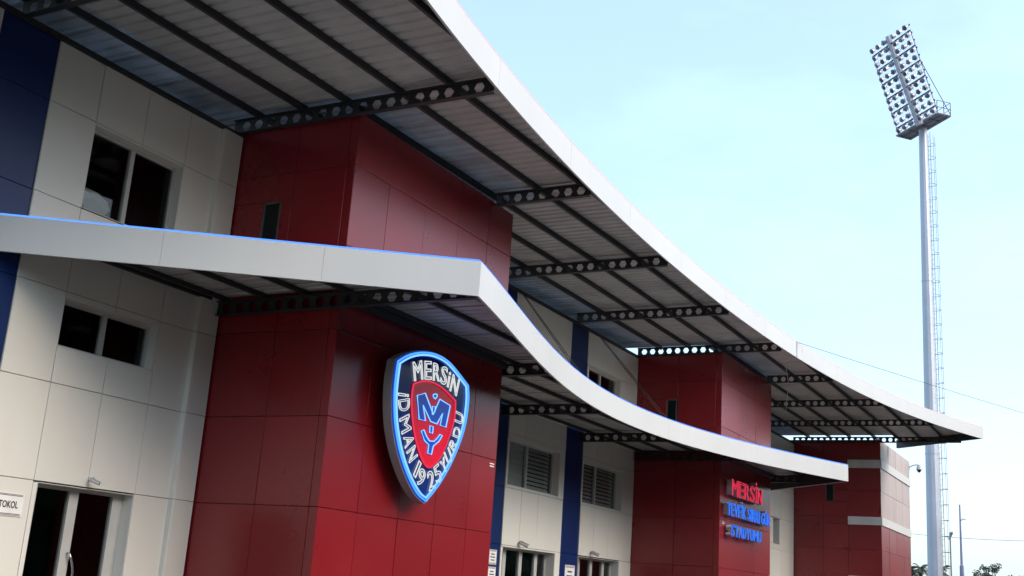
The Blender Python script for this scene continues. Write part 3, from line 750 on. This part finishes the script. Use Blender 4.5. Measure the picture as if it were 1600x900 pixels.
BW = 3.70 * K; STEP = 0.955 * K
lf = lambda i, s: A6 + hu * (BW * s) + lean * (STEP * i)
# platform
q = [Vector((67.49, 10.95, 0)), Vector((64.83, 8.22, 0)), Vector((65.53, 7.57, 0)), Vector((68.32, 10.25, 0))]
q = [Vector((p.x * K, p.y * K, ZP)) for p in q]
b = MB()
def bar(b, a, c, w=0.05): b.tube([a, c], w, 4)
for i in range(4): bar(b, q[i], q[(i + 1) % 4], 0.09)
for s in (0.25, 0.5, 0.75): bar(b, q[0].lerp(q[1], s), q[3].lerp(q[2], s), 0.06)
bar(b, q[0].lerp(q[3], .5), q[1].lerp(q[2], .5), 0.06)
b.add([p + Vector((0, 0, 0.05)) for p in q] + [p + Vector((0, 0, 0.08)) for p in q], [(0,1,2,3),(7,6,5,4),(0,4,5,1),(1,5,6,2),(2,6,7,3),(3,7,4,0)])
b.build('platform', MT['galv'], fm)
b = MB()
for p in (q[1], q[2], q[3], q[1].lerp(q[2], .5), q[2].lerp(q[3], .5)): bar(b, p, p + Vector((0, 0, 1.1)), 0.03)
for h in (0.55, 1.1):
    bar(b, q[1] + Vector((0, 0, h)), q[2] + Vector((0, 0, h)), 0.025); bar(b, q[2] + Vector((0, 0, h)), q[3] + Vector((0, 0, h)), 0.025)
b.build('railing', MT['frame'], fm)
b = MB(); b.tube([lf(-0.5, 0.5) - nn * 0.15, lf(5.6, 0.46) - nn * 0.15], 0.30, 8, r1=0.26); b.build('spine', MT['galv'], fm)
for i in range(6):
    b = MB(); b.tube([lf(i, 0), lf(i, 1)], 0.08, 4); b.build('crossbar', MT['frame'], fm)
for s in (0.0, 1.0):
    b = MB(); bar(b, lf(-0.4, s), lf(5, s), 0.03); b.build('side_rail', MT['frame'], fm)
for s in (0.1, 0.25, 0.4, 0.66, 0.81, 0.95):
    b = MB(); bar(b, lf(-0.2, s), lf(5.3, s), 0.018); b.build('lamp_rail', MT['galv'], fm)
b = MB(); bar(b, lf(3, 1.0), q[2] + Vector((0, 0, 0.1)), 0.03); b.build('brace', MT['frame'], fm)
# lamps
aim = (nn * 0.78 - Vector((0, 0, 0.55)) - hu * 0.1).normalized()
def lathe(prof, c, d, n=12):
    u = d.orthogonal().normalized(); w = d.cross(u); b = MB(); vs = []
    for t, r in prof: vs += [c + d * t + (u * math.cos(2*math.pi*j/n) + w * math.sin(2*math.pi*j/n)) * r for j in range(n)]
    fs = [(i*n + j, i*n + (j+1) % n, (i+1)*n + (j+1) % n, (i+1)*n + j) for i in range(len(prof) - 1) for j in range(n)]
    fs += [tuple(range(n))[::-1], tuple((len(prof) - 1) * n + j for j in range(n))]
    return b.add(vs, fs)
Z0 = Vector((0, 0, 0))
hm = lathe([(-0.30, 0.06), (-0.26, 0.12), (-0.12, 0.17), (0.0, 0.205), (0.10, 0.22), (0.12, 0.225)], Z0, aim).mesh('lamp', (0, 0, 0)); hm.materials.append(MT['lampm'])
gm = lathe([(0.10, 0.21), (0.125, 0.20), (0.14, 0.09)], Z0, aim).mesh('lamp_glass', (0, 0, 0)); gm.materials.append(MT['lampg'])
nb = MB().box((-0.05, -0.05, -0.06), (0.05, 0.05, 0.06)); nbm = nb.mesh('ballast', (0, 0, 0)); nbm.materials.append(MT['frame'])
for me in (hm, gm):
    for p in me.polygons: p.use_smooth = len(p.vertices) == 4
for i in range(6):
    for k, dv in enumerate((-0.24, 0.27)):
        for s in (0.06, 0.22, 0.38, 0.62, 0.78, 0.94):
            c = lf(i, s) + lean * (dv * STEP) + nn * 0.12
            o = link(bpy.data.objects.new('lamp', hm), fm, Matrix.Translation(c) @ Matrix.Rotation(random.uniform(-.25, .25), 4, 'Z') @ Matrix.Rotation(random.uniform(-.15, .15), 4, 'X'))
            link(bpy.data.objects.new('lamp_glass', gm), o, WM[o.name].copy())
            link(bpy.data.objects.new('ballast', nbm), o, Matrix.Translation(c - aim * 0.1 + hu * 0.38))
# caged ladder
ld = Vector((0.48, -0.876, 0)); lt = Vector((0.876, 0.48, 0))
b = MB()
base = lambda z: Vector((PX, PY, z)) + ld * (0.56 - 0.24 * z / ZP + 0.16)
for s in (-1, 1): b.tube([base(2.5) + lt * 0.22 * s, base(39.5) + lt * 0.22 * s], 0.022, 4)
b.build('ladder', MT['posts'], fm)
rg = MB().tube([-lt * 0.22, lt * 0.22], 0.014, 4); rgm = rg.mesh('rung', (0, 0, 0)); rgm.materials.append(MT['galv'])
z = 2.8
while z < 39.4: link(bpy.data.objects.new('rung', rgm), fm, Matrix.Translation(base(z))); z += 0.4
hp = MB().tube([lt * 0.22 * math.cos(a) * 1.6 + ld * 0.46 * math.sin(a) for a in [math.pi * k / 8 for k in range(9)]], 0.02, 4)
hpm = hp.mesh('cage_hoop', (0, 0, 0)); hpm.materials.append(MT['posts'])
z = 4.0
while z < 39.2: link(bpy.data.objects.new('cage_hoop', hpm), fm, Matrix.Translation(base(z))); z += 1.15
for a in (0.5, 1.57, 2.64):
    o_ = lt * 0.35 * math.cos(a) + ld * 0.46 * math.sin(a)
    b = MB(); b.tube([base(4.0) + o_, base(39.2) + o_], 0.016, 4); b.build('cage_bar', MT['posts'], fm)

# ------------------------------------------------------------------ distant posts and trees
t = thing('street_post', 'tall lilac grey post standing right of the floodlight mast', 'post', (150, 17.85, 0))
MB().tube([(150, 17.85, 0), (150, 17.85, 15.2)], 0.22, 8, r1=0.09).build('shaft', MT['post'], t)
MB().tube([(150, 17.85, 13.2), (150, 17.5, 13.5), (150, 17.2, 13.35)], 0.06, 6).build('arm', MT['post'], t)
MB().tube([(150, 17.85, 0), (150, 17.85, 7.9)], 0.3, 8, r1=0.24).build('sleeve', MT['post'], t)
t = thing('street_lamp', 'thin grey street lamp close to the floodlight mast', 'lamp', (150, 19.1, 0))
MB().tube([(150, 19.1, 0), (150, 19.05, 11.4)], 0.12, 8, r1=0.07).build('shaft', MT['posts'], t)
MB().tube([(150, 19.05, 11.3), (150, 18.95, 11.7), (150, 18.75, 11.72)], 0.16, 8, r1=0.22).build('lamp_head', MT['posts'], t)
MB().tube([(150, 19.25, 11.0), (150, 19.05, 11.1)], 0.12, 8).build('camera_box', MT['posts'], t)
def leafy(b, c, rx, rz, n, size, rnd):
    for _ in range(n):
        while True:
            p = Vector((rnd.uniform(-1, 1), rnd.uniform(-1, 1), rnd.uniform(-1, 1)))
            if p.length < 1: break
        p = Vector((p.x * rx, p.y * rx, p.z * rz)) + c
        u = Vector((rnd.gauss(0, 1), rnd.gauss(0, 1), rnd.gauss(0, 1))).normalized(); w = u.orthogonal().normalized()
        s = size * rnd.uniform(0.6, 1.4)
        b.add([p - u * s, p + w * s * 0.5, p + u * s, p - w * s * 0.5], [(0, 1, 2, 3)])
def tree(label, x, y, h, spread, lobes, seed):
    rnd = random.Random(seed)
    t = thing('broadleaf_tree', label, 'tree', (x, y, 0), 'distant trees at the lower right')
    tr = MB(); tr.tube([(x, y, 0), (x + 0.1, y, h * 0.35), (x, y + 0.1, h * 0.55)], 0.28, 8, r1=0.14)
    lf_ = MB()
    for k in range(lobes):
        a = rnd.uniform(0, 6.28); r = spread * rnd.uniform(0.2, 1.0)
        c = Vector((x + r * math.cos(a), y + r * math.sin(a), h * rnd.uniform(0.55, 0.97) - 0.25 * r))
        tr.tube([(x, y, h * 0.45), (x + (c.x - x) * .5, y + (c.y - y) * .5, (h * .5 + c.z) / 2), c], 0.10, 5, r1=0.025)
        leafy(lf_, c, rnd.uniform(0.4, 0.75), rnd.uniform(0.3, 0.55), 70, 0.14, rnd)
    tr.build('trunk', MT['bark'], t); lf_.build('crown', MT['leaf'], t)
def palm(label, x, y, h, seed, n=26, fl=1.9):
    rnd = random.Random(seed)
    t = thing('palm_tree', label, 'tree', (x, y, 0), 'distant palms beside the floodlight mast')
    MB().tube([(x, y, 0), (x + 0.1, y, h * .5), (x, y, h)], 0.26, 8, r1=0.2).build('trunk', MT['bark'], t)
    b = MB()
    for k in range(n):
        a = rnd.uniform(0, 6.28); el = rnd.uniform(-0.5, 1.3); d = Vector((math.cos(a), math.sin(a), 0)); pts = []
        for i in range(7):
            s = i / 6; pts.append(Vector((x, y, h)) + d * (fl * s * math.cos(el) ** 0.5 if el < 1.5 else 0) * 1.0 + Vector((0, 0, fl * (math.sin(el) * s - 0.55 * s * s))))
        sd_ = Vector((-d.y, d.x, 0))
        for i in range(1, 7):
            for sg in (-1, 1):
                for e in (0, 0.5):
                    p = pts[i - 1].lerp(pts[i], e); l = 0.5 * fl * (0.35 + 0.65 * math.sin(math.pi * min(1, (i + e) / 7)))*0.6
                    tipp = p + sd_ * sg * l * 0.8 + (pts[i] - pts[i - 1]).normalized() * l * 0.6 - Vector((0, 0, l * 0.45))
                    wv = (pts[i] - pts[i - 1]) * 0.22
                    b.add([p - wv, p + wv, tipp], [(0, 1, 2)])
        b.tube(pts, 0.03, 3, r1=0.008)
    b.build('crown', MT['palm'], t)
palm('palm crown in the gap between the far tower and the mast, left', 150, 23.75, 7.0, 3, fl=1.5)
palm('palm crown in the gap between the far tower and the mast, right', 152, 22.9, 7.4, 4, fl=1.6)
palm('palm with drooping fronds just right of the mast foot', 150, 20.3, 7.1, 5, fl=1.9)
tree('small round tree at the bottom edge, left of the two dark trees', 150, 16.0, 7.7, 0.7, 9, 11)
tree('wider dark tree at the bottom edge right of the lilac post', 150, 14.6, 8.4, 1.6, 20, 12)
tree('tree just showing in the bottom right corner', 150, 11.6, 7.5, 1.6, 16, 13)
